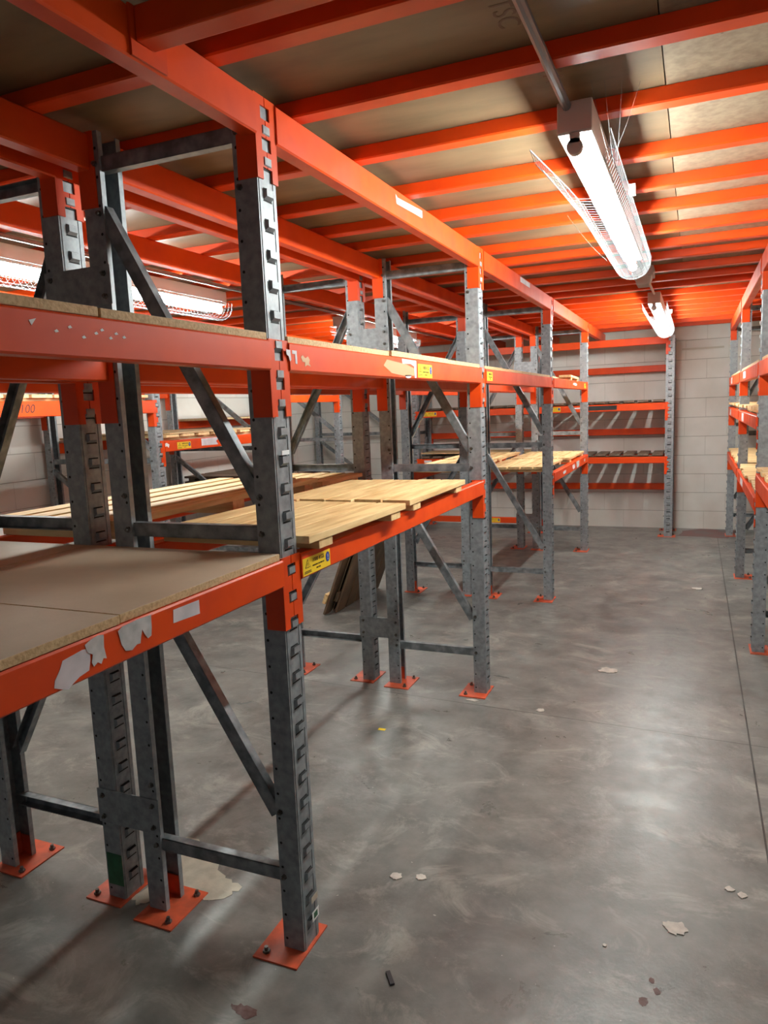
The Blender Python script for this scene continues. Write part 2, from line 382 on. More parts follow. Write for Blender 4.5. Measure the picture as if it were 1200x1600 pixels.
spans = [(-2.0+WY, 0.), (WY, 2.0), (2.0+WY, 3.977), (3.977+WY, 5.996), (5.996+WY, 7.55)]
rows = [('+x', 0., 'right-aisle face'), ('-x', -D, 'inner right side'), ('+x', X2, 'inner left side'), ('-x', X3, 'left-aisle face')]
BM = {}
for r_, (face, pl, rn) in enumerate(rows):
    for i, (a, b) in enumerate(spans):
        cn = (1, 1)
        if i == 4: cn = (1, 0) if face == '+x' else (0, 1)
        BM[r_, i, 'T'] = beam(f'orange ceiling-carrying beam, {bays[i]} bay of centre rack, {rn}', face, pl, a, b, ZT-.001, .095, 'orange beams under the ceiling joists', conn=cn)
        if i < 4: BM[r_, i, 'M'] = beam(f'orange middle shelf beam, {bays[i]} bay of centre rack, {rn}', face, pl, a, b, ZM, .0755, 'orange middle shelf beams')
        if i < 2: BM[r_, i, 'L'] = beam(f'orange lower shelf beam, {bays[i]} bay of centre rack, {rn}', face, pl, a, b, ZL, .073, 'orange lower shelf beams')
        if i == 3: BM[r_, i, 'L'] = beam(f'orange lower shelf beam, {bays[i]} bay of centre rack, {rn}', face, pl, a, b, ZL4, .075, 'orange lower shelf beams')
# right-hand rack
bsp = [(1.10+WY, 3.108, 'nearest'), (3.108+WY, 5.089, 'middle'), (5.089+WY, 7.141, 'farthest')]
for i, (a, b, nm) in enumerate(bsp):
    lv = [('ceiling-carrying', ZT-.001, .095), ('upper shelf', 1.735, .085)]
    lv += [('lower shelf', 1.085, .09)] if i == 0 else [('middle shelf', 1.42, .08), ('lower shelf', .935, .08)]
    for side, face, pl in (('aisle side', '-x', BX), ('rear side', '+x', BX+D)):
        for ln, z, h in lv:
            BM['B', i, ln, side] = beam(f'orange {ln} beam, {nm} bay of right-hand rack, {side}', face, pl, a, b, z, h, 'orange beams of the right-hand rack')
# left-wall rack
csp = [(CY[i]+WY, CY[i+1], nm) for i, nm in enumerate(['nearest', 'second', 'third', 'farthest'])]
clv = [[(ZT-.001, .095, 'ceiling-carrying', 0), (1.685, .095, 'shelf', .0)],
       [(ZT-.001, .095, 'ceiling-carrying', 0), (1.375, .085, 'shelf', .0)],
       [(ZT-.001, .095, 'ceiling-carrying', 0), (1.73, .075, 'shelf', -.22), (.74, .075, 'low shelf', 0)],
       [(ZT-.001, .095, 'ceiling-carrying', 0)]]
for i, (a, b, nm) in enumerate(csp):
    for z, h, ln, dz in clv[i]:
        BM['C', i, ln, 'f'] = beam(f'orange {ln} beam, {nm} bay of left-wall rack, front side', '+x', CX, a, b, z, h, 'orange beams of the left-wall rack')
        BM['C', i, ln, 'r'] = beam(f'orange {ln} beam, {nm} bay of left-wall rack, wall side', '-x', CX-CD, a, b, z+dz, h, 'orange beams of the left-wall rack')
BM['C', 1, 'hi'] = beam('orange high rear beam by the wall, second bay of left-wall rack', '-x', CX-CD, csp[0][0]+1.56, csp[1][1], 1.82, .075, 'orange beams of the left-wall rack')
# end-wall rack
esp = [(EX[0]+WY, EX[1], 'left'), (EX[1]+WY, EX[2], 'right')]
for i, (a, b, nm) in enumerate(esp):
    elv = [(2.212, .08, 'top'), (1.50, .078, 'upper'), (.905, .072, 'middle')]
    if i == 0: elv.append((.185, .07, 'bottom'))
    for z, h, ln in elv:
        BM['E', i, ln] = beam(f'orange {ln} front beam of the end-wall rack, {nm} bay', '-y', EY, a, b, z, h, 'orange front beams of the end-wall rack')
    for z, ln in ((1.93, 'top'), (1.205, 'upper'), (.55, 'middle')):
        BM['E', i, ln, 'r'] = beam(f'dark orange {ln} rear beam close to the end wall, {nm} bay', '+y', EY+.55, a, b, z, .075, 'orange rear beams of the end-wall rack')
    for z, ln in ((1.50, 'upper'), (.905, 'middle')):
        BM['E', i, ln, 's'] = beam(f'orange rear beam carrying the {ln} boards of the end-wall rack, {nm} bay', '+y', EY+.55, a, b, z, .06, 'orange rear beams of the end-wall rack', drop=.1)

# ------------------------------------------------------------------ ceiling joists
JY = [-1.72, -1.33, -.95, -.20, .18, .568, 1.005, 1.393, 1.741, 2.185, 2.555, 2.903, 3.333, 3.727, 4.063, 4.478, 4.849, 5.207, 5.608, 5.99, 6.325, 6.797, 7.249]
jm = MB(); c = .004
prof = [(0, c), (c, 0), (.057-c, 0), (.057, c), (.057, .0405), (0, .0405)]
jm.prism([(XL+.01, y, z) for y, z in prof][::-1], (XR-XL-.02, 0, 0)); JME = jm.mesh('ceiling_joist', ORANGE)
words = 'first second third fourth fifth sixth seventh eighth ninth tenth eleventh twelfth thirteenth fourteenth fifteenth sixteenth seventeenth eighteenth nineteenth twentieth'.split()
vis = [y for y in JY if y > -.9]
for k, y in enumerate(vis):
    o = link('ceiling_joist', JME, None, (0, y, ZT)); tag(o, f'orange ceiling joist running crosswise, {words[k]} from the camera', 'ceiling joist', 'orange ceiling joists')
t = thing('tie_beam', 'orange tie beam hooked to the side of the nearest ceiling-carrying beam', 'tie beam', (.0115, -.43, 2.262))
MB().box(.005, BX+.9, 0, .055, 0, .0635).build('beam_bar', ORANGE, t, bevel=.004)
MB().box(0, .005, -.012, .09, -.028, .0635).build('end_connector', ORANGE, t)

# ------------------------------------------------------------------ stickers and load labels
def sticker(t, pts, m=PAPER, name='sticker', label=None, x=.0112, th=.0005):
    if m is TORN: x += .0008
    # pts are world (y, z) for +x faces
    P = [local(t, (t.location[0], y, z)) for y, z in pts]
    o = MB().prism([(x, p[1], p[2]) for p in P], (th, 0, 0)).build(name, m, t)
    if label: tag(o, label)
    return o
def load_label(t, y, z, wd=.155, hg=.048, x=.0112, rows=2, icons=True):
    # y, z in the thing's own frame: centre of the label
    o = MB().box(0, .0005, -wd/2, wd/2, -hg/2, hg/2).build('load_label', YEL, t, (x, y, z)); tag(o, 'yellow load label')
    s = hg/.048; tx = .0008
    if icons:
        a = []
        for r_, m_ in ((.016, BLK), (.0125, YEL)):
            k = .0 if m_ is BLK else .0004
            MB().prism([(tx+k, -wd/2+.026*s+r_*1.05*s*math.cos(R(90+120*i)), .004*s+r_*s*math.sin(R(90+120*i))) for i in range(3)], (.0003, 0, 0)).build('warning_triangle', m_, o)
        link('exclamation_mark', text_mesh('!', .02*s, BLK), o, (tx+.0011, -wd/2+.026*s, .002*s), FACE)
        MB().box(tx, tx+.0003, -wd/2+.008*s, -wd/2+.044*s, -.0145*s, -.0125*s).box(tx, tx+.0003, -wd/2+.006*s, -wd/2+.046*s, -.0185*s, -.0165*s).build('small_print', BLK, o)
        n = 20; MB().prism([(tx, wd/2-.016*s+.0115*s*math.cos(2*math.pi*i/n), .004*s+.0145*s*math.sin(2*math.pi*i/n)) for i in range(n)], (.0004, 0, 0)).build('blue_disc', BLUE, o)
        link('exclamation_mark', text_mesh('!', .022*s, WHT), o, (tx+.0008, wd/2-.016*s, .003*s), FACE)
    link('lettering', text_mesh('1000 KGS', .0165*s, BLK), o, (tx, .008*s, .011*s), FACE)
    link('lettering', text_mesh('UNIFORMLY DISTRIBUTED', .0058*s, BLK), o, (tx, .008*s, -.004*s), FACE)
    link('lettering', text_mesh('PER LEVEL', .0058*s, BLK), o, (tx, .008*s, -.014*s), FACE)
    return o
tl = BM[0, 1, 'L']; load_label(tl, .178-WY, -.043, .165, .05)
tm = BM[0, 1, 'M']; load_label(tm, 1.155-WY, -.042, .165, .052)
o = load_label(BM[0, 2, 'M'], 2.16-2.0-WY, -.037, .11, .046, icons=False)
load_label(BM[0, 3, 'M'], 1.72, -.04, .09, .045, icons=False)
for (k, yy) in ((('C', 1, 'shelf', 'f'), .23),): load_label(BM[k], yy, -.045, .17, .055)
for k, yy in ((('E', 1, 'upper'), .17), (('E', 0, 'upper'), .17), (('E', 0, 'bottom'), .95)): load_label(BM[k], yy, -.036, .17, .052)
t = BM[0, 0, 'L']
sticker(t, [(-.452, 1.151), (-.366, 1.150), (-.366, 1.119), (-.455, 1.123)], label='white paper sticker')
sticker(t, [(-.765, 1.112), (-.752, 1.128), (-.745, 1.141), (-.70, 1.146), (-.682, 1.143), (-.684, 1.122), (-.689, 1.104), (-.712, 1.1), (-.728, 1.093), (-.738, 1.0865), (-.752, 1.092), (-.768, 1.1)], label='torn pinkish paper sticker')
sticker(t, [(-.694, 1.153), (-.68, 1.158), (-.662, 1.161), (-.648, 1.158), (-.65, 1.135), (-.646, 1.112), (-.654, 1.115), (-.66, 1.106), (-.668, 1.112), (-.678, 1.107), (-.682, 1.116), (-.678, 1.13), (-.69, 1.138)], TORN, label='torn grey paper remnant')
sticker(t, [(-.612, 1.154), (-.6, 1.159), (-.56, 1.161), (-.52, 1.16), (-.521, 1.135), (-.524, 1.118), (-.534, 1.115), (-.543, 1.127), (-.548, 1.138), (-.553, 1.124), (-.556, 1.112), (-.566, 1.113), (-.58, 1.106), (-.597, 1.11), (-.606, 1.125)], TORN, label='torn grey paper remnant')
sticker(tm, [(.073, 1.717), (.094, 1.716), (.097, 1.69), (.09, 1.686), (.084, 1.7), (.074, 1.703)], PAPER, label='torn white paper remnant')
sticker(tm, [(.104, 1.716), (.128, 1.716), (.129, 1.68), (.119, 1.681), (.118, 1.706), (.104, 1.707)], PAPER, label='torn white paper remnant')
sticker(tm, [(.15, 1.7), (.16, 1.706), (.175, 1.698), (.19, 1.704), (.2, 1.695), (.195, 1.685), (.205, 1.676), (.185, 1.68), (.17, 1.675), (.172, 1.687), (.158, 1.688)], mat('scraped_primer', (.6, .36, .2), .6), 'scraped_patch', 'scraped pale patch')
sticker(tm, [(.73, 1.7), (.76, 1.722), (.95, 1.712), (1.03, 1.7), (1.03, 1.672), (.93, 1.668), (.8, 1.676)], mat('brown_tape', (.5, .26, .13), .5), 'tape', 'torn brown tape')
sticker(tm, [(.905, 1.731), (1.055, 1.73), (1.052, 1.664), (1.035, 1.664), (1.03, 1.708), (.99, 1.716), (.91, 1.713)], PAPER, label='torn white paper remnant')
sticker(tm, [(.93, 1.672), (1.0, 1.674), (.99, 1.664), (.965, 1.661), (.94, 1.664)], PAPER, label='torn white paper remnant')
tt = BM[0, 1, 'T']
sticker(tt, [(.902, 2.309), (.918, 2.3), (1.178, 2.312), (1.178, 2.285), (.91, 2.277)], label='white paper sticker')
sticker(BM[0, 2, 'T'], [(2.93, 2.318), (3.21, 2.318), (3.21, 2.288), (2.93, 2.288)], label='pale paper sticker')
sticker(BM[0, 0, 'M'], [(-.74, 1.716), (-.725, 1.72), (-.735, 1.708)], WHT, 'paint_chip')
for y0, z0 in ((-.69, 1.703), (-.66, 1.712), (-.6, 1.706), (-.585, 1.713), (-.565, 1.7), (-.63, 1.697), (-.55, 1.709), (-.53, 1.704)):
    sticker(BM[0, 0, 'M'], [(y0, z0), (y0+.006, z0+.003), (y0+.01, z0-.001), (y0+.003, z0-.003)], WHT, 'paint_chip')
t3 = BM[0, 3, 'M']
sticker(t3, [(5.0, 1.7), (5.06, 1.715), (5.2, 1.712), (5.25, 1.7), (5.2, 1.69), (5.1, 1.693)], PAPER, label='torn white paper remnant')
t3 = BM[0, 3, 'L']
sticker(t3, [(4.45, .975), (4.62, .978), (4.6, .955), (4.48, .953)], PAPER, label='torn white paper remnant')
sticker(t3, [(4.95, .985), (5.1, .99), (5.12, .95), (5.0, .945)], PAPER, label='white paper sticker')
sticker(t3, [(5.2, 1.0), (5.38, .998), (5.36, .945), (5.22, .94)], TORN, label='pale paper sticker')
sticker(t3, [(5.72, .985), (5.78, .985), (5.77, .955), (5.71, .96)], PAPER, label='torn white paper remnant')
# left-wall rack: handwritten number
link('handwritten_number', text_mesh('100', .075, INK, shear=.25), BM['C', 0, 'shelf', 'f'], (.0115, 1.62-CY[0]-WY, -.048), FACE)
o = BM['C', 1, 'shelf', 'f']
sticker(o, [(2.80+.05, 1.355), (2.87, 1.36), (2.9, 1.345), (2.89, 1.32), (2.87, 1.335), (2.85, 1.33)], WHT, label='white lettering remnant')
sticker(o, [(3.3, 1.37), (3.56, 1.372), (3.5, 1.34), (3.53, 1.31), (3.3, 1.312)], PAPER, label='torn white paper remnant')
o = BM['E', 1, 'upper']
def esticker(t, x0, x1, z0, z1, m, nm, lb):
    p = local(t, (x0, EY, z0)); q = local(t, (x1, EY, z1))
    return tag(MB().box(.0112, .012, min(p[1], q[1]), max(p[1], q[1]), p[2], q[2]).build(nm, m, t), lb)
esticker(o, -.11, .2, 1.438, 1.488, BLK, 'banner', 'black banner strip')
esticker(o, -.3, -.16, 1.462, 1.478, WHT, 'sticker', 'white lettering remnant')
esticker(BM['E', 0, 'middle'], -2.12, -2.02, .86, .89, WHT, 'sticker', 'white lettering remnant')
esticker(BM['E', 0, 'upper'], -2.16, -2.10, 1.44, 1.48, WHT, 'sticker', 'white paper sticker')
# right-hand rack stickers (faces look along -x)
for i, ln, y0, y1, z0, z1 in ((1, 'upper shelf', 4.3, 4.6, 1.67, 1.72), (2, 'upper shelf', 6.4, 6.6, 1.66, 1.72), (1, 'lower shelf', 4.3, 4.6, .87, .92), (1, 'middle shelf', 4.4, 4.65, 1.35, 1.41), (2, 'middle shelf', 6.5, 6.7, 1.35, 1.41)):
    t = BM['B', i, ln, 'aisle side']; p = local(t, (BX, y0, z0)); q = local(t, (BX, y1, z1))
    tag(MB().box(.0112, .0117, min(p[1], q[1]), max(p[1], q[1]), p[2], q[2]).build('sticker', PAPER, t), 'pale paper sticker')
# marks on the uprights
u = [c_ for c_ in frA[0].children if c_.name.startswith('upright')][0]
for (y0, y1, z0, z1, m_, n_) in ((.036, .072, .128, .148, FLAKE, 'sticker'), (.036, .074, .07, .1, WHT, 'sticker'), (.022, .06, 1.435, 1.447, WHT, 'sticker')):
    MB().box(.0107, .0112, y0, y1, z0, z1).build(n_, m_, u)
MB().box(.0113, .0116, .045, .066, .076, .094).build('sticker', GREEN, u)
ur = [c_ for c_ in frB2[0].children if c_.name.startswith('upright')][1]
MB().box(-.062, -.0005, -.0012, -.0004, .045, .155).build('tape', GREEN, ur)
tag(ur.children[-1], 'green tape wrapped near the foot')

# ------------------------------------------------------------------ chipboard shelves
def sheet(label, x0, x1, y0, y1, z, th=.018, m=(CHIP, CHIPE), name='shelf_board', rz=0., group='chipboard shelf boards', tilt=0.):
    mb = MB(); cx, cy = (x0+x1)/2, (y0+y1)/2; hx, hy = (x1-x0)/2, (y1-y0)/2
    mb.box(-hx, hx, -hy, hy, 0, th)
    for i, f in enumerate(mb.f): mb.m[i] = 0 if i in (4, 5) else 1
    o = mb.build(name, list(m), None, (cx, cy, z), bevel=.0015); o.rotation_euler = (tilt, 0, rz)
    return tag(o, label, 'shelf board', group)
e = .0006
sheet('tan chipboard sheet on the nearest lower shelf, closer to the nearest upright', -.655, .003, -.594, -.008, ZL+e)
sheet('tan chipboard sheet on the nearest lower shelf, running out of frame lower left', -.655, .008, -1.76, -.6, ZL+e+.001)
sheet('pale chipboard sheet on the nearest lower shelf, left-aisle side', X3-.005, X2+.006, -1.2, -.01, ZL+e)
sheet('chipboard sheet on the nearest middle shelf, closer to the nearest upright', -.556, .004, -.572, -.008, ZM+e)
sheet('chipboard sheet on the nearest middle shelf, at the left picture edge', -.556, .004, -1.76, -.578, ZM+e+.001)
sheet('chipboard sheet on the nearest middle shelf, left-aisle side', X3, X2, -1.7, -.01, ZM+e)
BW = (mat('pine_board', (.62, .45, .24), .62, 0, (.5, .34, .17), 5, 6, bump=.1), CHIPE)
sheet('pale board on the second middle shelf of centre rack, nearer half', -.556, .002, .10, .806, ZM+e, .017, BW)
sheet('pale board on the second middle shelf of centre rack, third quarter', -.556, .01, .812, 1.46, ZM+e, .02, BW)
sheet('pale board on the second middle shelf of centre rack, far end', -.556, .006, 1.47, 1.985, ZM+e, .018, BW)
sheet('chipboard on the second middle shelf, left-aisle side of centre rack', X3, X2, .1, 1.98, ZM+e)
sheet('board on the third middle shelf of centre rack, nearer half', -.556, .0, 2.1, 3.0, ZM+e, .016, BW)
sheet('board on the third middle shelf of centre rack, farther half', -.556, .0, 3.01, 3.96, ZM+e, .016)
sheet('board on the third middle shelf, left-aisle side of centre rack', X3, X2, 2.1, 3.96, ZM+e)
sheet('pale board on the upper shelf of right-hand rack, nearest bay', BX+.0, BX+D, 1.3, 3.05, 1.7356, .018, BW)
sheet('pale board on the upper shelf of right-hand rack, middle bay', BX+.0, BX+D, 3.3, 5.0, 1.7356, .018, BW)
sheet('pale board on the upper shelf of right-hand rack, farthest bay', BX+.0, BX+D, 5.3, 6.9, 1.7356, .018, BW)
sheet('thin wooden sheet lying on the left middle level of end-wall rack', EX[0]+.1, EX[1]-.02, EY+.03, EY+.5, .965, .015, BW)

# ------------------------------------------------------------------ slatted timber decks
def deck(label, x0, x1, y0, y1, z, n, along='y', sw=None, gap=.012, st=.02, bt=.024, nb=2, m=PINE, mb_=PINEX, rz=0., jit=.012, group='slatted timber decks', inset=.05, bw=.08, name='slatted_deck'):
    """slats run along 'along'; battens cross under them; z = underside of battens"""
    cx, cy = (x0+x1)/2, (y0+y1)/2; t = thing(name, label, 'timber deck', (cx, cy, z), rz, group)
    W_, L_ = (x1-x0, y1-y0) if along == 'y' else (y1-y0, x1-x0)
    pitch = (W_+gap)/n; sw = pitch-gap
    for k in range(nb):
        v = -L_/2+inset+bw/2+(L_-2*inset-bw)*k/(nb-1)
        b_ = MB()
        if along == 'y': b_.box(-W_/2+.004, W_/2-.004, v-bw/2, v+bw/2, 0, bt)
        else: b_.box(v-bw/2, v+bw/2, -W_/2+.004, W_/2-.004, 0, bt)
        b_.build('batten', mb_, t, bevel=.002)
    for k in range(n):
        u0 = -W_/2+k*pitch; dl = random.uniform(-jit, jit); dz = random.uniform(0, .002)
        b_ = MB()
        if along == 'y': b_.box(u0, u0+sw, -L_/2+dl, L_/2+dl*.6, bt+dz*.0, bt+st+dz)
        else: b_.box(-L_/2+dl, L_/2+dl*.6, u0, u0+sw, bt, bt+st+dz)
        b_.build('slat', m, t, bevel=.002)
    return t
deck('pale slatted deck on the second lower shelf, nearer half beside nearest upright', -.53, .045, .115, .80, ZL+e, 5, gap=.008, bt=.026, st=.021, rz=R(-1.5))
deck('pale slatted deck on the second lower shelf, farther half', -.55, .035, .86, 1.60, ZL+e, 5, gap=.008, bt=.026, st=.021, rz=R(.6))
deck('pale slatted deck with open gaps, second lower shelf, left-aisle side', X3-.02, -.665, .12, 1.46, ZL+e, 5, gap=.034, bt=.05, st=.02, nb=3)
deck('short slatted deck at far end of second lower shelf, left-aisle side', X3-.02, -.665, 1.50, 1.97, ZL+e, 6, gap=.02, bt=.026)
deck('pale slatted deck on the fourth lower shelf, nearer half, right-aisle side', -.56, -.07, 4.08, 4.92, ZL4+e, 5, gap=.012)
deck('pale slatted deck on the fourth lower shelf, farther half, right-aisle side', -.56, -.02, 5.0, 5.93, ZL4+e, 5, gap=.012)
deck('pale slatted deck on the fourth lower shelf, nearer half, left-aisle side', -1.22, -.67, 4.07, 4.95, ZL4+e, 5, gap=.014)
deck('pale slatted deck on the fourth lower shelf, farther half, left-aisle side', -1.22, -.67, 5.02, 5.93, ZL4+e, 5, gap=.014)
deck('broken slatted deck scraps on the fourth middle shelf', -.45, -.02, 4.9, 5.8, ZM+e, 3, gap=.06, jit=.08, rz=R(4))
deck('slatted deck with end gaps on left-wall rack above handwritten number', CX-CD+.02, CX-.0, 1.32, 2.72, 1.6856, 8, 'x', gap=.02, bt=.02, m=PINEX, mb_=PINE, jit=.004)
deck('slatted deck under a sheet on the second left-wall shelf', CX-CD+.02, CX-.01, 2.9, 4.25, 1.3756, 7, 'x', gap=.05, bt=.022, m=PINEX, mb_=PINE, jit=.006)
sheet('thin sheet lying over the second left-wall shelf deck', CX-CD+.05, CX-.02, 2.95, 4.2, 1.4210, .012, BW)
sheet('wooden board on the rear beam of the third left-wall bay', CX-CD-.02, CX-CD+.4, 4.45, 5.8, 1.5106, .02, BW)
for k in range(4):
    deck(['dark slatted deck at the bottom of the stack on left-wall rack', 'dark slatted deck second from bottom of the left-wall stack', 'dark slatted deck third from bottom of the left-wall stack', 'dark slatted deck on top of the stack on left-wall rack'][k],
         CX-CD+.06, CX-.03, 4.42, 5.75, .7406+k*.0525, 8, 'x', gap=.02, bt=.026, st=.02, m=BROWN, mb_=BROWN, jit=.004, group='stack of dark decks on the left-wall rack')
for i, (a, b, nm) in enumerate(esp):
    deck(f'weathered brown slatted deck on the upper level of end-wall rack, {nm} bay', a+.03, b-.02, EY-.01, EY+.545, 1.5006, 9, gap=.045, m=BROWN, mb_=BROWN, bt=.012, bw=.05, jit=.004, inset=.06, group='weathered decks of the end-wall rack')
deck('weathered brown slatted deck on the middle level of end-wall rack, right bay', esp[1][0]+.03, esp[1][1]-.02, EY-.01, EY+.545, .9056, 9, gap=.04, m=BROWN, mb_=BROWN, bt=.012, bw=.05, jit=.004, group='weathered decks of the end-wall rack', inset=.06)
deck('brown slatted deck on the middle level of end-wall rack, left bay', esp[0][0]+.03, esp[0][1]-.02, EY-.01, EY+.545, .9056, 9, gap=.04, m=BROWN, mb_=BROWN, bt=.012, bw=.05, jit=.004, group='weathered decks of the end-wall rack', inset=.06)
deck('pale slatted deck on the lower shelf of right-hand rack, farthest bay', BX+.0, BX+D, 5.22, 7.1, .9356, 13, 'x', gap=.03, m=PINEX, mb_=PINE)
deck('pale slatted deck on the lower shelf of right-hand rack, middle bay', BX+.0, BX+D, 3.22, 5.05, .9356, 13, 'x', gap=.03, m=PINEX, mb_=PINE)
deck('pale slatted deck on the lower shelf of right-hand rack, nearest bay', BX+.0, BX+D, 1.3, 3.07, 1.0856, 13, 'x', gap=.03, m=PINEX, mb_=PINE)
deck('pale slatted deck on the middle shelf of right-hand rack, farthest bay', BX+.0, BX+D, 5.22, 7.1, 1.4206, 9, 'x', gap=.05, bt=.03, m=PINEX, mb_=PINE)
deck('pale slatted deck on the middle shelf of right-hand rack, middle bay', BX+.0, BX+D, 3.22, 5.05, 1.4206, 9, 'x', gap=.05, bt=.03, m=PINEX, mb_=PINE)
# decks leaning against the centre rack from the left aisle
def leaning(label, xf, y0, y1, ln, ang, m, mbt, gap, n=5):
    t = thing('leaning_deck', label, 'timber deck', (xf, (y0+y1)/2, .012), 0, 'decks leaning in the left aisle'); t.rotation_euler = (0, R(ang), 0)
    W_ = y1-y0; p = (W_+gap)/n
    for k in range(n): MB().box(0, .018, -W_/2+k*p, -W_/2+k*p+p-gap, 0, ln).build('slat', m, t, bevel=.002)
    for z in (.09, ln-.17): MB().box(-.026, 0, -W_/2-.02, W_/2+.01, z, z+.08).build('batten', mbt, t, bevel=.002)
leaning('brown slatted deck leaning in left aisle with light edge towards camera', -1.59, 3.12, 3.82, .80, 22, BOARD, PINE, .02)
leaning('reddish brown slatted deck leaning closest to the centre rack post', -1.53, 3.20, 4.02, .745, 22, BOARD, BOARD, .02)

# ------------------------------------------------------------------ lights
def fixture(label, x, y0, y1, splay=True):
    t = thing('fluorescent_light', label, 'ceiling light', (x, y0, 2.327), 0, 'caged fluorescent lights'); L = y1-y0
    MB().box(-.045, .045, 0, L, -.078, -.0005).build('housing', HOUSE, t, bevel=.003)
    MB().box(-.043, .043, .004, L-.004, -.0815, -.0785).build('reflector', REFL, t)
    MB().tube([(0, .02, -.112), (0, L-.02, -.112)], .017, 14).build('tube', TUBEM, t)
    for y in (0, L):
        h = MB(); q = 1 if y == 0 else -1
        h.prism([(-.013, y, -.08), (.013, y, -.08), (.013, y, -.105), (-.013, y, -.105)], (0, q*.02, 0))
        h.prism([(.021*math.cos(a), y, -.114+.021*math.sin(a)) for a in [2*math.pi*i/16 for i in range(16)]], (0, q*.02, 0))
        h.build('lamp_holder', HOUSE, t)
    g = MB(); n = int(L/.034)
    def prof(v):                                        # v along length 0..1
        k = max(0, 1-v*3.2) if splay else 0
        P = []
        for i in range(11):
            a = R(200-220*i/10); px = .085*math.cos(a); pz = -.118+.062*math.sin(a)*(-1 if False else 1)
            a2 = math.pi*(i/10)
            px = -.088*math.cos(a2); pz = -.075-.1*math.sin(a2)**.75
            if k and i < 4: px -= .035*k*(1-i/4); pz -= .02*k*(1-i/4)
            P.append((px, pz))
        return P
    for j in range(n+1):
        v = j/n; pr = prof(v)
        if v < .13 and splay:
            for seg in (pr[:4], pr[8:]): g.tube([(a, .03+v*(L-.04), b) for a, b in seg], .0008, 4, cap=False)
        else: g.tube([(a, .03+v*(L-.04), b) for a, b in pr], .0008, 4, cap=False)
    for i in range(0, 11):
        j0 = 2 if splay and 4 <= i < 8 else 0
        g.tube([(prof(j/12)[i][0], .03+(j/12)*(L-.04), prof(j/12)[i][1]) for j in range(j0, 13)], .001 if i not in (0, 10) else .0018, 4, cap=False)
    yy = L-.01
    for s in range(1, 4):                               # rounded far end of the cage
        g.tube([(a*(1-.12*s*s/2), yy+.014*s, -.078+(b+.078)*(1-.1*s*s/1.5)) for a, b in prof(1)], .0009, 4, cap=False)
    g.build('wire_guard', WIRE, t)
    MB().box(.088, .108, .6, .64, -.1, -.07).build('clip', REFL, t)
    return t
fixture('bright caged fluorescent light above the right aisle, nearest the camera', .705, .435, 2.40)
fixture('small distant caged light above the right aisle near end wall', .715, 4.25, 6.45, False)
fixture('caged fluorescent light above the left aisle, nearest the camera', -1.79, .50, 2.36, False)
fixture('distant caged light above the left aisle', -1.73, 3.9, 5.66, False)
def tube_obj(name, label, pts, r, m, cat, n=10): return tag(MB().tube(pts, r, n).build(name, m), label, cat)
tube_obj('conduit', 'grey conduit pipe running under the joists to the nearest aisle light', [(.685, -1.8, 2.3145), (.685, .434, 2.3145)], .012, COND, 'conduit')
tube_obj('conduit', 'grey conduit pipe between nearest light and the junction box', [(.70, 2.402, 2.3145), (.705, 3.06, 2.3145)], .010, COND, 'conduit')
tube_obj('conduit', 'pale short conduit between junction box and distant light', [(.71, 3.242, 2.3145), (.715, 4.248, 2.3145)], .008, HOUSE, 'conduit')
t = thing('junction_box', 'beige junction box on the ceiling between the two right-aisle lights', 'junction box', (.71, 3.06, 2.3265))
MB().box(-.06, .06, .001, .18, -.055, -.0005).build('body', CREAM, t, bevel=.006)
MB().prism([(-.05, .012, -.055), (.05, .012, -.055), (.035, .04, -.105), (-.035, .04, -.105)], (0, .12, 0)).build('cover', CREAM, t, bevel=.004)
tube_obj('conduit', 'dark conduit running along the left aisle below the joists', [(-1.60, -1, 2.3145), (-1.60, 7.5, 2.3145)], .012, COND, 'conduit')
tube_obj('conduit', 'silver pipe fixed high on the left-wall rack', [(CX+.03, 1.2, 2.215), (CX+.03, 7.5, 2.215)], .011, GALV, 'pipe')
# cobweb strands by the nearest light
g = MB()
for a, b in (((.76, .33, 2.326), (.775, .62, 2.22)), ((.83, .37, 2.326), (.79, .66, 2.21)), ((.79, .35, 2.326), (.785, .64, 2.205)), ((.87, .4, 2.326), (.79, .6, 2.23)), ((.5, 1.62, 2.325), (.62, 2.0, 2.19))):
    a = Vector(a); b = Vector(b); g.tube([a.lerp(b, k/6)-Vector((0, 0, .012*math.sin(math.pi*k/6))) for k in range(7)], .0004, 3)
tag(g.build('cobweb', WEB), 'thin grey cobweb strands hanging beside the nearest aisle light', 'cobweb', kind='stuff')

# ------------------------------------------------------------------ stencil marks on the ceiling board
for body, x, y, s in (('TSC', .62, .02, .07), ('STA', .66, .34, .07), ('T', 1.03, .32, .06), ('H', 1.08, .22, .06)):
    o = link('ceiling_stencil', text_mesh(body, s, mat('stencil_ink', (.16, .09, .05), .7)), None, (x, y, 2.3680), (R(180), 0, R(90)))
    tag(o, f'faint dark stencil letters {body} on the ceiling board', 'stencil')

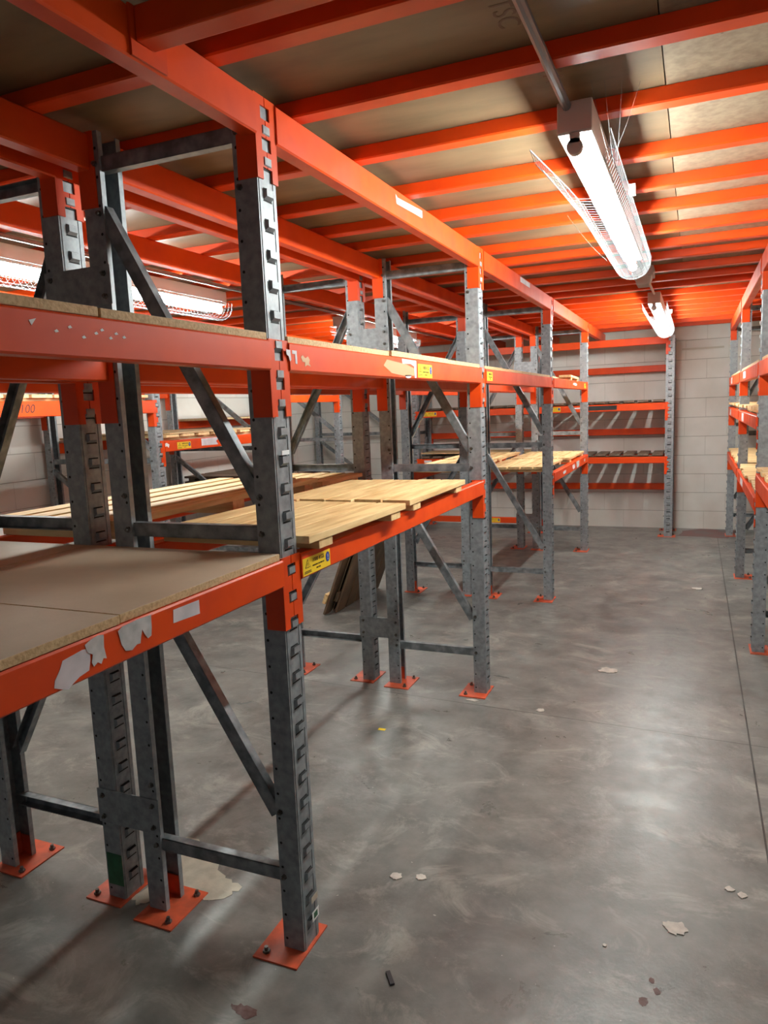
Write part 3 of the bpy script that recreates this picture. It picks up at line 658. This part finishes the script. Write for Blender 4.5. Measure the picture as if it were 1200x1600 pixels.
# ------------------------------------------------------------------ floor marks and debris
def blob(name, label, cat, pts, th, m, jag=0., group=None):
    P = []
    n = len(pts)
    for i in range(n):
        a = Vector((*pts[i], 0)); b = Vector((*pts[(i+1) % n], 0))
        for k in range(4):
            q = a.lerp(b, k/4); P.append((q.x+random.uniform(-jag, jag), q.y+random.uniform(-jag, jag), .0004))
    return tag(MB().prism(P[::-1] if sum((P[i][0]*P[(i+1) % len(P)][1]-P[(i+1) % len(P)][0]*P[i][1]) for i in range(len(P))) < 0 else P, (0, 0, th)).build(name, m), label, cat, group)
blob('paint_patch', 'peeling cream paint patch on floor behind the nearest posts', 'paint patch', [(-.42, .095), (-.36, .13), (-.35, .19), (-.42, .2), (-.48, .26), (-.55, .33), (-.68, .36), (-.74, .33), (-.7, .25), (-.74, .2), (-.70, .13), (-.6, .15), (-.52, .1)], .0008, FLAKE, .012)
blob('paint_patch', 'small cream paint splash beside the nearest middle posts', 'paint patch', [(-.66, .02), (-.62, .0), (-.59, .02), (-.6, .08), (-.64, .09)], .0008, FLAKE, .008)
def bit(cx, cy, r, m, label, name='plaster_flake', cat='flake', th=.003, sx=1., sy=1.):
    n = 7; blob(name, label, cat, [(cx+r*sx*math.cos(2*math.pi*i/n)*random.uniform(.7, 1.15), cy+r*sy*math.sin(2*math.pi*i/n)*random.uniform(.7, 1.15)) for i in range(n)], th, m, r*.12)
LB = mat('plaster_white', (.62, .56, .5), .8, 0, (.45, .4, .36), 40, 4)
bit(.574, 2.551, .055, LB, 'large pale plaster flake in mid aisle beyond the floor joint', sx=1.1, sy=.8)
bit(.983, .471, .034, LB, 'pinkish plaster flake on floor at lower right')
bit(1.055, 4.634, .05, LB, 'white scrap on the far aisle floor near the long joint', sy=.7)
bit(.315, 1.886, .022, LB, 'small white chip lying at the cross joint')
bit(.12, .412, .022, LB, 'pale chip right of the nearest upright, left one of two')
bit(.199, .433, .018, LB, 'pale chip right of the nearest upright, right one of two')
bit(1.138, .71, .014, LB, 'small white chip near right picture edge, left one of pair')
bit(1.173, .69, .014, LB, 'small white chip near right picture edge, right one of pair')
bit(.799, .327, .007, LB, 'tiny white crumb in the foreground')
bit(-.05, 1.9, .025, LB, 'white chip beside the second frame foot', sx=1.4, sy=.6)
tag(MB().box(-.018, .018, -.01, .01, 0, .0015).build('paper_scrap', YEL, None, (-.37, 1.429, .0003)), 'small yellow paper scrap between the nearest and second frames', 'paper scrap')
o = MB().box(-.006, .006, -.024, .024, 0, .006).build('dark_stick', mat('dark_plastic', (.03, .022, .025), .6), None, (.268, -.001, .0003)); o.rotation_euler = (0, 0, R(38)); tag(o, 'short dark stick lying in the foreground', 'debris')
for cx_, cy_, rr_, lb_ in ((.93, .24, .012, 'upper of the dark brown spots in the lower right foreground'), (.945, .205, .013, 'middle of the dark brown spots in the lower right foreground'), (.915, .16, .017, 'lower of the dark brown spots in the lower right foreground')):
    bit(cx_, cy_, rr_, STAIN, lb_, 'floor_stain', 'stain', .0004, sx=.8)
bit(-.05, -.235, .035, STAIN, 'dark red stain at the bottom picture edge', 'floor_stain', 'stain', .0004, sx=1.3, sy=.6)
blob('floor_stain', 'dull red residue on floor along the end wall, right of the end-wall rack', 'stain', [(.85, 7.05), (1.35, 7.0), (1.5, 7.5), (1.1, 7.56), (.9, 7.4)], .0004, mat('red_dust', (.2, .075, .07), .6, 0, (.15, .12, .115), 6, 5), .02)
